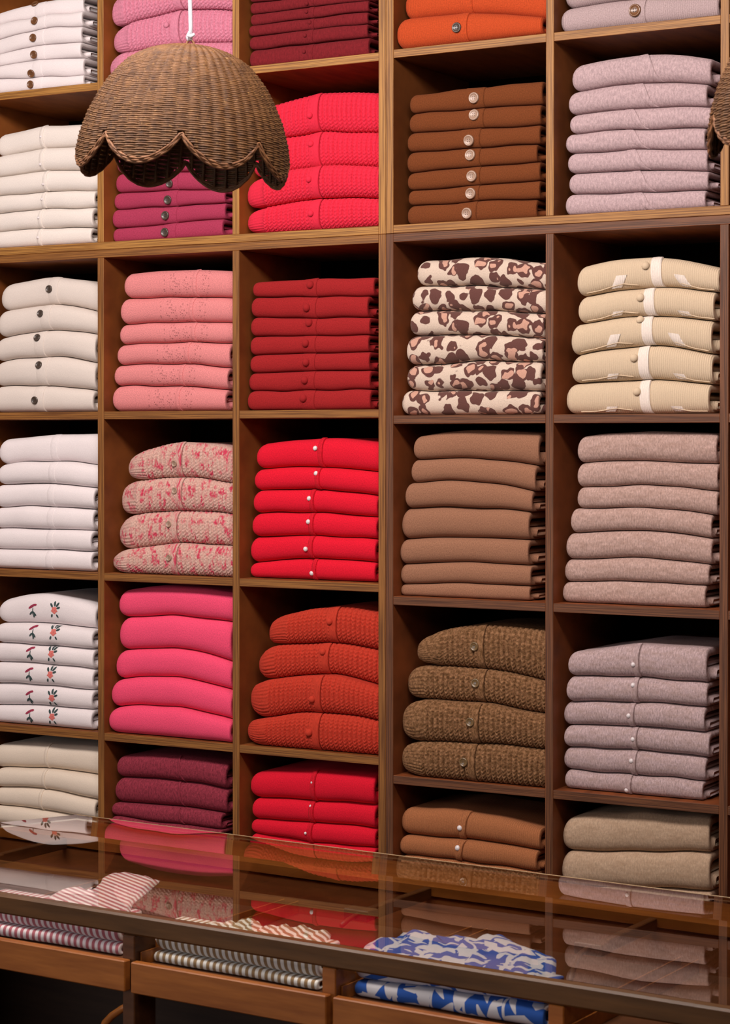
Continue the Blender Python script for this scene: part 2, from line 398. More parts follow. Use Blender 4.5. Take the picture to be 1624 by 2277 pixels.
def garment(name, X0, X1, zt, zb, Yf, depth, mat, xc, seed, chunky=0, hollow=True, rl=.55, maxx=9., fat=1.0, topmost=False):
    """rolled and folded knit: a soft slab with a round front, closed left end and open folds at the right"""
    rr = random.Random(seed)
    nphi = 60 if chunky else 16
    A = arc_unit(nphi)
    hm = float(zt(xc)-zb(xc))/2
    RL = max(.006, hm*2*rl*(1. if chunky else .72))
    xs, gs = [], []
    for i in range(7):
        th = math.pi/2*(i+.35)/7.35
        xs.append(X0+RL*(1-math.cos(th))); gs.append(math.sin(th)**(.7 if chunky else .55))
    nmid = int((X1-X0)/(.0014 if chunky else .009))
    re = .005
    for x in np.linspace(X0+RL, X1-re, nmid): xs.append(x); gs.append(1.)
    for th in (.5, 1.0, 1.4): xs.append(X1-re+re*math.sin(th)); gs.append(.86+.14*math.cos(th))
    xs = np.array(xs); gs = np.array(gs)
    top = zt(xs)-.0006; bot = zb(xs)+.0006
    h = (top-bot)/2*gs; zc = (top+bot)/2
    zc = zc - (1-gs)*(top-bot)/2*.15
    ay = np.minimum(.95*fat*(top-bot)/2, .026)*gs**.5
    w1, p1, w2, p2 = rr.uniform(8, 18), rr.uniform(0, 6), rr.uniform(25, 55), rr.uniform(0, 6)
    yf = Yf + (1-gs)*RL*.8 + .0022*np.sin(w1*xs+p1) + .0009*np.sin(w2*xs+p2)
    Yb = Yf+depth
    ntop = 5
    rows = []
    nflat = [(Yb, 1.0)]
    U = xs-xc
    P = np.zeros((len(xs), 2*ntop+nphi+1, 3)); V = np.zeros(P.shape[1])
    ta = np.linspace(0, 1, ntop, endpoint=False)
    for j in range(ntop):
        P[:, j, 1] = Yb+(yf+ay-Yb)*ta[j]; P[:, j, 2] = zc+h
    for j in range(nphi+1):
        P[:, ntop+j, 1] = yf+ay+A[j, 0]*ay; P[:, ntop+j, 2] = zc+A[j, 1]*h
    for j in range(ntop):
        P[:, ntop+nphi+1+j, 1] = yf+ay+(Yb-yf-ay)*(j+1)/ntop; P[:, ntop+nphi+1+j, 2] = zc-h
    P[:, :, 0] = xs[:, None]
    k = len(xs)//2
    seg = np.linalg.norm(np.diff(P[k], axis=0), axis=1); V[1:] = np.cumsum(seg); V -= V[ntop+nphi//2]
    if chunky:
        j0, j1 = ntop, ntop+nphi
        pu, pv = .0122, .0080
        uu = U[:, None]; vv = V[None, :]
        tri = np.abs(((uu/pu) % 1)-.5)*2
        rib = np.abs(np.sin(math.pi*uu/pu))**.6
        st = np.abs(np.sin(math.pi*(vv/pv+.75*tri+.06*np.sin(uu*90))))**.6
        d = 1.9*chunky*(.95*rib+.75*st*(.2+.8*rib)-1.25)
        fade = np.zeros(P.shape[1]); fade[j0:j1+1] = np.sin(np.linspace(.25, math.pi-.25, j1-j0+1))**.6
        d = d*fade[None, :]*np.clip(gs*2-1, 0, 1)[:, None]
        ny = np.zeros(P.shape[:2]); nz = np.zeros(P.shape[:2])
        aa = np.array([[-abs(math.cos(math.pi/2-math.pi*i/nphi)), math.sin(math.pi/2-math.pi*i/nphi)] for i in range(nphi+1)])
        ny[:, j0:j1+1] = aa[:, 0]; nz[:, j0:j1+1] = aa[:, 1]
        P[:, :, 1] += ny*d; P[:, :, 2] += nz*d*.6
        lo_, hi_ = zb(xs)[:, None]+.0005, zt(xs)[:, None]-.0005
        P[:, :, 2] = np.minimum(np.maximum(P[:, :, 2], lo_), hi_+(.002 if topmost else 0))
    N = P.shape[1]
    rings = [P[i] for i in range(len(xs))]; Us = list(U)
    if hollow:
        e = rings[-1]; c = float(zc[-1]); y0 = float(yf[-1])
        for dx, sc, dy in ((0.0, .66, .006), (-.004, .60, .009), (-.03, .50, .012)):
            q = e.copy(); q[:, 0] = X1+dx; q[:, 2] = c+(e[:, 2]-c)*sc
            q[:, 1] = np.minimum(Yb, np.maximum(e[:, 1]+dy, y0)); rings.append(q); Us.append(X1+dx-xc)
    R_ = np.array(rings); M = len(rings)
    verts = R_.reshape(-1, 3)
    uvs = np.stack([np.repeat(np.array(Us), N)+.0, np.tile(V, M)], 1) + np.array([0, rr.uniform(0, 3) if mat.name != 'knit_lace' else 0])
    idx = np.arange(M*N).reshape(M, N)
    a = idx[:-1, :-1].ravel(); b = idx[1:, :-1].ravel(); c_ = idx[1:, 1:].ravel(); d_ = idx[:-1, 1:].ravel()
    faces = list(zip(a.tolist(), d_.tolist(), c_.tolist(), b.tolist()))
    for i in range(M-1): faces.append((int(idx[i, N-1]), int(idx[i, 0]), int(idx[i+1, 0]), int(idx[i+1, N-1])))
    faces.append(tuple(idx[0].tolist())); faces.append(tuple(idx[-1].tolist()[::-1]))
    verts = [verts]; uvl = [uvs]; nv = M*N
    if hollow:                                # inner folded layers seen in the open end
        hh = float(h[-1]); c0 = float(zc[-1])
        for (zo, hs, xe, yo) in ((.10, .22, rr.uniform(-.014, -.004), .012), (-.52, .38, rr.uniform(.002, .016), .020)):
            xe2 = min(X1+xe, maxx-.001)
            xx = [X1-.028, xe2-.003, xe2]; gg = [1, 1, .6]
            B = []
            for x_, g_ in zip(xx, gg):
                q = []
                for j in range(9):
                    ph = math.pi/2-math.pi*j/8
                    q.append((x_, Yf+yo+.008-.008*math.cos(ph)*g_, c0+hh*zo+hh*hs*math.sin(ph)*g_))
                q = [(x_, Yb-.01, c0+hh*zo+hh*hs*g_)]+q+[(x_, Yb-.01, c0+hh*zo-hh*hs*g_)]
                B.append(q)
            B = np.array(B); m_, n_ = B.shape[:2]; verts.append(B.reshape(-1, 3))
            uvl.append(np.stack([B[:, :, 0].ravel()-xc, B[:, :, 2].ravel()], 1))
            id2 = np.arange(m_*n_).reshape(m_, n_)+nv; nv += m_*n_
            for i in range(m_-1):
                for j in range(n_): faces.append((int(id2[i, j]), int(id2[i, (j+1) % n_]), int(id2[i+1, (j+1) % n_]), int(id2[i+1, j])))
            faces.append(tuple(id2[-1].tolist()[::-1]))
    origin = ((X0+X1)/2, Yf+depth/2, float(np.min(bot)))
    o = mesh_obj(name, np.concatenate(verts), faces, mat, None, np.concatenate(uvl), True, origin=origin)
    def surf(x, t, off=0.0):
        """point and outward normal on the front roll; t from 0 (top) to 1 (bottom)"""
        tt, bb = float(zt(x))-.0006, float(zb(x))+.0006
        H, C_ = (tt-bb)/2, (tt+bb)/2
        a_y = min(.95*fat*H, .026)
        y0 = Yf+.0022*math.sin(w1*x+p1)+.0009*math.sin(w2*x+p2)
        ph = math.pi/2-math.pi*t
        c, s = math.cos(ph), math.sin(ph)
        py = y0+a_y-a_y*abs(c)**(2/NSE); pz = C_+H*math.copysign(abs(s)**(2/NSE), s)
        ny, nz = -abs(c)**(2-2/NSE)/a_y, math.copysign(abs(s)**(2-2/NSE), s)/H
        l = math.hypot(ny, nz) or 1; ny /= l; nz /= l
        return np.array((x, py+ny*off, min(max(pz+nz*off, bb), tt+(.002 if topmost else 0)))), np.array((0, ny, nz))
    o_s = dict(surf=surf, Yf=Yf, h=hm)
    return o, o_s

def strip(name, surf, xa, xb, mat, parent, hl=.0006, hr=.0024, t0=.04, t1=.96, slant=0., nt=22, wob=.0):
    """a band lying on the front of a garment, its right edge standing proud"""
    prof = [(0, 0.0), (.08, hl), (.5, (hl+hr)/2), (.92, hr), (1.0, hr*.8), (1.0, 0.0)]
    V_, F_, UVs = [], [], []
    for i in range(nt+1):
        t = t0+(t1-t0)*i/nt
        sh = slant*(t-.5)+wob*math.sin(t*7)
        for u, hgt in prof:
            p, n = surf(xa+(xb-xa)*u+sh, t, hgt-.0004 if hgt == 0 else hgt); V_.append(p)
            UVs.append((p[0], t*.06))
    k = len(prof)
    for i in range(nt):
        for j in range(k-1): F_.append((i*k+j, i*k+j+1, (i+1)*k+j+1, (i+1)*k+j))
    return mesh_obj(name, V_, F_, mat, parent, UVs, True)

def find_t(surf, x, z):
    best = min((abs(surf(x, t)[0][2]-z), t) for t in np.linspace(.06, .94, 60))
    return best[1]

def button(surf, px, py, r_px, mats, parent, Yp, style='disc', lift=.0022):
    p = at(px, py, 1, Yp); x = float(p[0]); t = find_t(surf, x, float(p[2]))
    c, n = surf(x, t, lift); c = Vector(c); n = Vector(n).normalized()
    r = r_px/910.0
    a = Vector((1, 0, 0)); b = n.cross(a).normalized()
    q = MB()
    if style == 'dome': prof = [(1, 0), (1, .25), (.85, .55), (.5, .82), (.12, .92)]; hh = r*.9
    else: prof = [(1, 0), (1.0, .5), (.93, .9), (.80, 1.0), (.68, .7), (.60, .55), (.1, .55)]; hh = r*.34
    hh = max(hh, .0014); nn = 20; vs = []
    for rad, hz in prof:
        for j in range(nn):
            th = 2*math.pi*j/nn; vs.append(tuple(c+(a*math.cos(th)+b*math.sin(th))*r*rad+n*(hz*hh-.001)))
    f = [(i*nn+j, i*nn+(j+1) % nn, (i+1)*nn+(j+1) % nn, (i+1)*nn+j) for i in range(len(prof)-1) for j in range(nn)]
    f.append(tuple((len(prof)-1)*nn+j for j in range(nn)))
    q.add(vs, f, 0)
    if style == 'disc' and r_px > 5:
        for k in range(4):                     # thread holes
            th = math.pi/4+k*math.pi/2; cc = c+(a*math.cos(th)+b*math.sin(th))*r*.26+n*(hh*.58-.001)
            vs = [tuple(cc+(a*math.cos(2*math.pi*j/7)+b*math.sin(2*math.pi*j/7))*r*.10) for j in range(7)]
            q.add(vs, [tuple(range(7))], 1)
    return q.build('button', mats, parent, smooth=True)

# cloths
KN = {}
def kn(key, *a, **k):
    KN[key] = cloth('knit_'+key, *a, **k); return KN[key]
kn('white', (232, 222, 222), 'fine', fleck=.05); kn('dustypink', (214, 134, 156), 'chunky'); kn('burgundy', (122, 32, 38), 'boucle')
kn('orange', (188, 74, 36), 'rib'); kn('greyheather', (178, 156, 156), 'rib'); kn('raspberry', (164, 56, 84))
kn('coral', (218, 44, 68), 'chunky', fleck=.1); kn('rust', (112, 60, 30)); kn('mauve', (190, 164, 166), 'boucle', fleck=.2)
kn('oatmeal', (216, 204, 195), fleck=.05); kn('lace', (218, 134, 134), 'lace'); kn('brick', (154, 34, 36))
kn('leopard', (218, 198, 180), 'leopard'); kn('cream', (206, 184, 156), 'rib', fleck=.05); kn('white_lace', (228, 218, 210), 'fine', fleck=.06)
kn('marl', (208, 172, 158), 'marl', rgb2=(196, 52, 84)); kn('red', (218, 24, 48), fleck=.16); kn('camel', (150, 106, 82), fleck=.2)
kn('taupe', (184, 154, 144), 'heather', rgb2=(142, 112, 98), fleck=.24); kn('hotpink', (238, 78, 114), fleck=.14)
kn('rustorange', (192, 60, 42), 'chunky'); kn('olive', (114, 80, 50), 'chunky', rgb2=(160, 118, 84), fleck=.35)
kn('greylilac', (182, 158, 158), 'heather', rgb2=(150, 124, 112), fleck=.26); kn('ivory', (224, 208, 190), fleck=.05)
kn('maroon', (150, 54, 70), 'boucle', fleck=.3); kn('brown', (168, 106, 68), 'rib', fleck=.2); kn('beige', (190, 162, 136), 'heather', rgb2=(156, 126, 100), fleck=.16)
kn('trim', (232, 218, 206), 'rib', fleck=.06); kn('ribtrim_red', (210, 24, 44), 'rib')
BT = dict(tort=[plain('button_tortoise', (112, 74, 46), .25, .6, 0, 900), plain('button_hole', (40, 26, 20), .6)],
          dark=[plain('button_dark', (72, 60, 52), .3, .7, 0, 500), plain('button_hole_dark', (15, 12, 12), .6)],
          pearl=[plain('button_pearl', (225, 215, 215), .25, .6), plain('button_hole_light', (120, 110, 108), .6)],
          clear=[plain('button_shell', (158, 128, 108), .38, .9, 0, 700), plain('button_hole_mid', (96, 70, 52), .5)],
          olive=[plain('button_olive', (112, 88, 58), .2, .8, 0, 600), plain('button_hole_olive', (40, 30, 20), .5)])

ORD = ['topmost', 'second from the top', 'third from the top', 'fourth from the top', 'fifth from the top', 'sixth from the top',
       'seventh from the top', 'eighth from the top', 'ninth from the top', 'tenth from the top', 'eleventh from the top']
ORDB = ['bottom one', 'second from the bottom', 'third from the bottom', 'fourth from the bottom', 'fifth from the bottom', 'sixth from the bottom', 'seventh from the bottom']

def stack(cell, row, mat, desc, cat, xs, seams, lefts, rights, placket=None, pw=.012, pmat=None, buttons=None, bmat=None,
          bstyle='disc', chunky=0, sealed=None, fill=0, toptick=True, prow='', extras=None, slant=0., frombottom=False, rl=.55, fat=1.0, hr=.0024, hl=.0006):
    u = cell[0]; cx0, cx1 = cell_x(cell)
    Y0 = .026; YS = []
    for lpx in lefts:                          # how far each garment sits behind the front edge of its cell
        y_ = Y0
        while y_ > .002 and float(at(lpx, 900, 1, y_+.014)[0]) < cx0+.003: y_ -= .001
        YS.append(y_ if lpx > -1 else (.012 if len(YS) else Y0))
    Yp = YS[0]+.014
    ztop = {'r0': ZS[u]['r0'], 'r1': SEAM+T+.0006}.get(row) or ZS[u][row]
    n = len(seams) if fill == 0 else len(seams)-1
    B = []
    for k, s in enumerate(seams):
        pts = []
        for px, py in zip(xs, s):
            p = at(px, py, 1, YS[min(k, len(YS)-1)]+.014); pts.append((float(p[0]), float(p[2])))
        B.append(Bound(pts, ord(u)*31+int(cell[1])*7+int(row[1])*131+k*17))
    lefts, rights = list(lefts), list(rights)
    if fill:                                   # the part of the stack the counter hides
        last, prev = B[-1], B[-2]
        th = (fill if fill > 1 else None)
        zm = [z for _, z in last.p]; base = min(zm)
        t_ = sum(a[1]-b[1] for a, b in zip(prev.p, last.p))/3
        cnt = max(1, round((sum(zm)/3-ztop)/t_))
        for k in range(1, cnt):
            f = k/cnt; B.append(Bound([(x, z+(ztop-z)*f) for x, z in last.p], 999+k))
            lefts.append(lefts[-1]); rights.append(rights[-1]); YS.append(YS[-1])
        YS.append(YS[-1]); lefts.append(lefts[-1]); rights.append(rights[-1]); n = len(B)
    B.append(Flat(ztop+.0004))
    group = desc[1]
    cx = float(at(xs[1], 900, 1, Yp)[0])
    total = n
    for k in range(n):
        seed = ord(u)*1000+int(cell[1])*100+int(row[1])*10+k
        rr = random.Random(seed)
        lx = float(at(lefts[k], 900, 1, YS[k]+.014)[0]); lx = max(lx, cx0+.002)
        rx = cx1-.002 if rights[k] is None else min(float(at(rights[k], 900, 1, YS[k]+.008)[0]), cx1-.002)
        xc_ = float(at(placket[k], 900, 1, YS[k])[0]) if placket and k < len(placket) else cx
        Yf = YS[k]+rr.uniform(-.001, .001)
        nm = 'folded_'+cat
        o, S = garment(nm, lx, rx, B[k], B[k+1], Yf, .27, mat, xc_, seed, chunky=chunky, hollow=True, rl=rl, maxx=cx1, fat=fat, topmost=(k == 0))
        pos = (ORDB[n-1-k] if frombottom else (ORD[k] if not (k == n-1 and not fill) else 'bottom one'))
        tag(o, desc[0]+', '+pos+' of '+desc[2], cat, group)
        if placket and k < len(placket) and placket[k] is not None:
            strip('placket', S['surf'], xc_-pw, xc_, pmat or mat, o, slant=slant, hr=hr, hl=hl, wob=.0006)
        if buttons and k < len(buttons) and buttons[k]:
            bx, by, br = buttons[k]
            button(S['surf'], bx, by, br, BT[bmat] if isinstance(bmat, str) else bmat, o, Yf, bstyle)
        if extras: extras(k, o, S, rr)

def self_btn(key): return [KN[key], KN[key]]

# --- column A1
stack('A1', 'r0', KN['white'], ('white cardigan with tortoiseshell button', 'white cardigans with tortoiseshell buttons', 'the top left stack'), 'cardigan',
      (5, 80, 188), [(30, 10, -12), (53, 38, 26), (86, 67, 59), (121, 102, 95), (149, 134, 128.5), (176, 173, 168.6)],
      [-60]*6, [188, 188, 186, 184, 188, 189], buttons=[(76, 9, 9), (76, 46, 9), (73, 84, 9), (75, 121, 9), (69.5, 163, 9), (68, 188, 8.5)], bmat='tort', frombottom=True, fat=.8,
      placket=[100, 100, 97, 98, 94, 92], pw=.03, hr=.0009)
stack('A1', 'r1', KN['white_lace'], ('white cardigan with tiny pearl button', 'white cardigans with tiny pearl buttons', 'its stack'), 'cardigan',
      (0, 96, 215), [(299, 280, 277), (348, 329, 325), (392.5, 381, 377), (436, 427, 423), (474, 465, 462), (516, 507, 507)],
      [-3, -20, -30, -30, -30, -30], [None, None, None, 214, 210, 206], placket=[97, 95, 104, 98, 92, 90],
      buttons=[(92, 305, 3.2), (88, 365, 3.2), (96, 410, 3.2), (92, 443, 3.2), (85, 484, 3.2), (84, 528, 3.2)], bmat='pearl', bstyle='dome')
stack('A1', 'r2', KN['oatmeal'], ('off-white cardigan with one dark round button', 'off-white cardigans with dark buttons', 'its stack'), 'cardigan',
      (10, 125, 217), [(637, 614, 630), (692, 676, 695), (750, 733.5, 743), (803, 792, 806), (859, 858, 870)],
      [8, -1, -8, -12, -14], [None, None, 216, 214, 208], placket=[127, 112, 97, 103, 96], pw=.03, hr=.0016,
      buttons=[(109, 642.5, 8.5), (91, 698, 8), (82, 751, 8.5), (87, 812, 8.5), (79, 890, 8.5)], bmat='dark')
def lace_mid(key):
    def f(k, o, S, rr): pass
    return f
stack('A1', 'r3', KN['white'], ('plain white lacy sweater without buttons', 'white lacy sweaters', 'its stack'), 'sweater',
      (10, 110, 215), [(977, 966, 965), (1031, 1025, 1033.5), (1076, 1076, 1084), (1127, 1126, 1132.6), (1175, 1176.5, 1179), (1221, 1222.5, 1226)],
      [2, -2, -10, -12, -14, -16], [None, None, 212, 208, 206, 206], placket=[125, 122, 118, 118, 116, 116], pw=.02, hr=.0008)

EMB = [plain('thread_coral', (214, 116, 108), .8, .2), plain('thread_rose', (150, 50, 74), .8, .2), plain('thread_green', (58, 74, 74), .8, .2)]
FLW = [(74, 1357, 120, 1357), (73, 1405, 119, 1406), (67, 1453, 115, 1454), (65, 1499, 113, 1500), (65, 1550, 116, 1552), (65, 1592, 115, 1594)]
def flowers(k, o, S, rr):
    Yf = S['Yf']
    def blob(q, px, py, rx, ry, ang, m, pet=0):
        p = at(px, py, 1, Yf); pts = []; N = 12
        for j in range(N):
            th = 2*math.pi*j/N; r_ = 1+(.22*math.cos(pet*th) if pet else 0)
            if not pet: r_ = 1-.25*abs(math.cos(th))**6*0
            ex, ez = rx*r_*math.cos(th), ry*r_*math.sin(th)
            X = p[0]+(ex*math.cos(ang)-ez*math.sin(ang))/800; Z = p[2]-(ex*math.sin(ang)+ez*math.cos(ang))/850
            pts.append((float(X), float(Z)))
        cx_, cz_ = float(p[0]), float(p[2])
        vs = [S['surf'](cx_, find_t(S['surf'], cx_, cz_), .0014)[0]]
        for X, Z in pts: vs.append(S['surf'](X, find_tc(S['surf'], X, Z), .0006)[0])
        q.add(vs, [(0, 1+(j+1) % N, 1+j) for j in range(N)], m)
    x1, y1, x2, y2 = FLW[k]
    q = MB()
    blob(q, x1-2, y1-9, 9, 2.6, -.55, 1); blob(q, x1+5, y1-12, 4, 2.2, -.2, 1)
    blob(q, x1, y1+2, 1.2, 8, .1, 2); blob(q, x1+3, y1+7, 6, 2.2, .9, 2); blob(q, x1-4, y1+6, 5, 2, -.8, 2); blob(q, x1+2, y1+11, 5, 2, 1.9, 2)
    q.build('embroidered_flower', EMB, o, smooth=True)
    q = MB()
    blob(q, x2-6, y2-11, 5, 2.4, 1.0, 2); blob(q, x2+1, y2-14, 5.5, 2.4, 1.5, 2); blob(q, x2+7, y2-12, 5.5, 2.4, 2.2, 2); blob(q, x2+9, y2-5, 4.5, 2.2, 2.8, 2)
    blob(q, x2-6, y2+12, 4, 2, 2.0, 2); blob(q, x2+6, y2+13, 4, 2, 1.0, 2)
    blob(q, x2, y2, 7, 7, .3, 0, 5); blob(q, x2+1, y2, 3, 3, .3, 1, 5)
    q.build('embroidered_flower', EMB, o, smooth=True)
def find_tc(surf, x, z):
    lo, hi = .03, .97
    for _ in range(18):
        m = (lo+hi)/2
        if surf(x, m)[0][2] > z: lo = m
        else: hi = m
    return (lo+hi)/2
stack('A1', 'r4', KN['white'], ('white sweater embroidered with coral flowers', 'white sweaters with embroidered flowers', 'its stack'), 'sweater',
      (10, 110, 210), [(1333, 1318, 1345), (1384, 1388, 1399), (1429, 1435, 1444), (1471, 1476, 1488), (1519, 1524, 1535), (1567, 1569, 1578)],
      [1, -8, -12, -14, -16, -16], [214, 209, 208, 207, 207, 207], extras=flowers)
stack('A1', 'r5', KN['ivory'], ('cream cardigan with covered placket', 'cream cardigans', 'the stack'), 'cardigan',
      (10, 95, 215), [(1652, 1654, 1660), (1708, 1709.6, 1725.6), (1749, 1753.5, 1777.6), (1790, 1800, 1822)],
      [-10]*4, [None, None, 214, 212], placket=[104, 96, 90], pw=.01, fill=1)

# --- column A2
stack('A2', 'r0', KN['dustypink'], ('dusty pink chunky knit cardigan', 'dusty pink chunky cardigans', 'the stack'), 'cardigan',
      (250, 400, 515), [(-8, -40, -35), (64, 22, 22), (121, 97, 92)], [245, 246, 235], [None, None, None], placket=[402, 397, 395], pw=.022,
      chunky=.0030, rl=.75, frombottom=True, buttons=[None, (372, 57, 6), None], bmat=self_btn('dustypink'), bstyle='dome')
stack('A2', 'r1', KN['raspberry'], ('raspberry cardigan with dark glossy button', 'raspberry cardigans', 'its stack'), 'cardigan',
      (262, 374, 500), [(342, 338, 336), (388, 384, 382), (430, 424, 424), (466, 460, 452), (508, 499, 487)], [264, 262, 258, 257, 256], [500, 502, 503, 503, 500],
      placket=[398, 396, 394, 392, 392], pw=.042, hr=.0016, buttons=[None, (378, 408, 8.5), (374, 444.6, 9.5), (368, 479, 9.5), (368, 517, 9.5)], bmat='dark', frombottom=True, fat=.75)
stack('A2', 'r2', KN['lace'], ('salmon pink pointelle knit cardigan', 'salmon pink pointelle cardigans', 'its stack'), 'cardigan',
      (285, 430, 515), [(608, 598.5, 602), (665, 660, 663), (721, 716, 718.5), (766, 761, 763), (811, 810, 818), (858, 860, 867)],
      [282, 275, 272, 265, 259, 255], [None, None, None, 514, 510, 506], placket=[436, 428, 434, 420, 407, 399], pw=.012, pmat=KN['lace'], hr=.0018, rl=.4)
stack('A2', 'r3', KN['marl'], ('pink and cream marled chunky cardigan', 'marled pink cardigans', 'its stack'), 'cardigan',
      (285, 400, 515), [(1010, 982.6, 993), (1070, 1061, 1072.6), (1146, 1135, 1142), (1221, 1207.5, 1215.6)],
      [277, 261, 257, 245], [None]*4, placket=[402, 404, 394, 391], pw=.02, chunky=.0028, rl=.8,
      buttons=[(387, 1031, 7), (390, 1091, 7), (376.5, 1166, 7), (376, 1240, 7)], bmat='clear')
stack('A2', 'r4', KN['hotpink'], ('plain hot pink knit sweater', 'hot pink sweaters', 'its stack'), 'sweater',
      (275, 390, 515), [(1312, 1301, 1318), (1373, 1369, 1383), (1447, 1440, 1470), (1510, 1506, 1536.5), (1571, 1573, 1603.5)],
      [265, 266, 260, 250, 243], [None, 516, 516, 516, 515], rl=.6)
stack('A2', 'r5', KN['maroon'], ('dark maroon boucle cardigan', 'maroon boucle cardigans', 'its stack'), 'cardigan',
      (265, 400, 505), [(1678.5, 1680, 1697), (1728, 1735, 1753.5), (1784, 1794, 1810), (1815, 1832, 1846)],
      [262, 260, 252, 250], [506, 506, 493, 493], placket=[402, 402, 402], pw=.008, fill=1, slant=.02)

# --- column A3
stack('A3', 'r0', KN['burgundy'], ('dark burgundy boucle cardigan', 'burgundy cardigans', 'the stack'), 'cardigan',
      (565, 690, 822), [(-18, -32, -48), (8, -6, -22), (33, 18, 3), (58, 42, 28), (82, 68, 53), (112, 98, 84.6)], [562, 562, 562, 561, 560, 560], [826, 824, 823, 820, 820, 823],
      placket=[700, 698, 698, 696, 696, 694], pw=.016, buttons=[None, (684, 8, 4), (682, 26, 4), (688, 50, 4), (680, 80, 4), (676, 115, 4)], bmat=self_btn('burgundy'), bstyle='dome', frombottom=True, fat=.8, hr=.0014)
stack('A3', 'r1', KN['coral'], ('bright coral red chunky knit cardigan', 'coral red chunky cardigans', 'its stack'), 'cardigan',
      (560, 712, 841), [(250, 206, 206), (322, 292, 295), (396, 366, 370), (466, 441, 439)], [560, 556, 540, 545], [None]*4,
      placket=[706, 708, 708, 708], pw=.026, chunky=.0030, rl=.8, buttons=[(690, 258, 6.5), (691, 320, 6.5), (687, 399, 6.5), (691, 474, 6.5)], bmat=self_btn('coral'), bstyle='dome')
stack('A3', 'r2', KN['brick'], ('brick red fine cardigan', 'brick red fine cardigans', 'its stack'), 'cardigan',
      (565, 690, 825), [(628, 621, 617), (662, 660, 659), (707, 707, 706), (748.5, 747, 746), (791, 786, 782), (829, 826, 823), (870, 868.5, 866)],
      [568, 562, 563, 560, 560, 557, 554], [833, 822, 825, 823, 825, 827, 825], placket=[704, 703, 703, 702, 700, 700, 700], pw=.036, hr=.0018,
      buttons=[(691, 634, 8), (683, 684, 8), (687, 718, 8), (681, 764, 8), (681, 806, 8), (679, 846, 8), (676, 886, 8)], bmat=self_btn('brick'), bstyle='dome', fat=.75)
stack('A3', 'r3', KN['red'], ('bright red cardigan with tiny white button', 'bright red cardigans with white buttons', 'its stack'), 'cardigan',
      (580, 710, 840), [(988, 973.5, 982.6), (1043, 1038, 1049.6), (1090, 1088, 1102), (1140.6, 1139.5, 1150), (1193, 1191.5, 1199.5), (1249, 1242, 1250)],
      [574, 570, 569, 565, 560, 559], [None, None, 841, 840, 838, 836], placket=[716, 712, 698, 697, 697, 703], pw=.012, pmat=KN['ribtrim_red'], hr=.0042, hl=.0025,
      buttons=[(700.6, 997.6, 5), (704, 1053, 5), (688, 1108.5, 5), (687, 1160, 5), (682, 1221, 5), (694, 1274.5, 5)], bmat='pearl', bstyle='dome')
stack('A3', 'r4', KN['rustorange'], ('rust orange chunky knit cardigan', 'rust orange chunky cardigans', 'its stack'), 'cardigan',
      (600, 740, 840), [(1374, 1349, 1360), (1437.5, 1429.5, 1443), (1510, 1502, 1526), (1593, 1585, 1603.5)],
      [589, 570, 546, 537], [None]*4, placket=[747, 730, 713, 708], pw=.026, chunky=.0030, rl=.8,
      buttons=[(734, 1383, 7), (718, 1449, 7), (695, 1555, 7), (687, 1629, 8)], bmat=self_btn('rustorange'), bstyle='dome')
stack('A3', 'r5', KN['red'], ('vivid red cardigan', 'vivid red cardigans low down', 'the stack nearest the counter'), 'cardigan',
      (570, 700, 835), [(1716, 1713, 1724), (1772, 1780, 1788), (1820, 1828.5, 1842), (1852.6, 1871, 1886)],
      [559, 565, 561, 560], [836, 836, 836, 836], placket=[702, 697, 694], pw=.013, pmat=KN['ribtrim_red'], hr=.0042, hl=.0025, fill=1,
      buttons=[(695, 1740, 3), (690, 1793.6, 3), (681, 1851.5, 3)], bmat='pearl', bstyle='dome')

# --- column B1
stack('B1', 'r0', KN['orange'], ('bright orange knit cardigan', 'orange cardigans', 'its stack'), 'cardigan',
      (895, 1040, 1207), [(-16, -30, -20), (42, 28, 37)], [902, 878], [None, 1208], placket=[1050, 1040], pw=.03, buttons=[None, (1018, 63, 10)], bmat='dark', frombottom=True, rl=.6)
stack('B1', 'r1', KN['rust'], ('rust brown cardigan with shell button', 'rust brown cardigans with shell buttons', 'its stack'), 'cardigan',
      (915, 1055, 1200), [(213, 195.5, 182), (254, 243, 233), (298, 288, 279), (341, 330, 321), (385, 372, 361), (425, 414, 402), (460, 449, 442)],
      [914, 913, 910, 910, 911, 914, 910], [1208, 1205, 1203, 1196, 1203, 1203, 1195], placket=[1077, 1075, 1068, 1066, 1066, 1064, 1060], pw=.05, hr=.0016,
      buttons=[(1056, 218, 11), (1055, 256, 11), (1045, 313, 11), (1046, 345, 11), (1049, 392, 11), (1047, 430, 11), (1040, 474, 11)], bmat='clear', fat=.75)
stack('B1', 'r2', KN['leopard'], ('leopard print knit sweater in cream and brown', 'leopard print sweaters', 'its stack'), 'sweater',
      (930, 1070, 1210), [(582, 571, 583), (636, 636, 643.6), (692, 690.6, 697), (747.5, 744, 752.5), (812, 803, 804.5), (869, 869, 869)],
      [929, 920, 914, 908, 907, 898], [None, None, 1211, 1209, 1206, 1201])
stack('B1', 'r3', KN['camel'], ('plain camel brown sweater', 'camel sweaters', 'its stack'), 'sweater',
      (930, 1050, 1190), [(970, 955, 963), (1022, 1019, 1034), (1072, 1069, 1091.6), (1129, 1128, 1138.6), (1198, 1195.5, 1200.5), (1252.5, 1250, 1259), (1298, 1297, 1302)],
      [925, 920, 907, 899, 896, 896, 897], [1201, 1194, 1186, 1179, 1177, 1184, 1181], rl=.35, fat=.85)
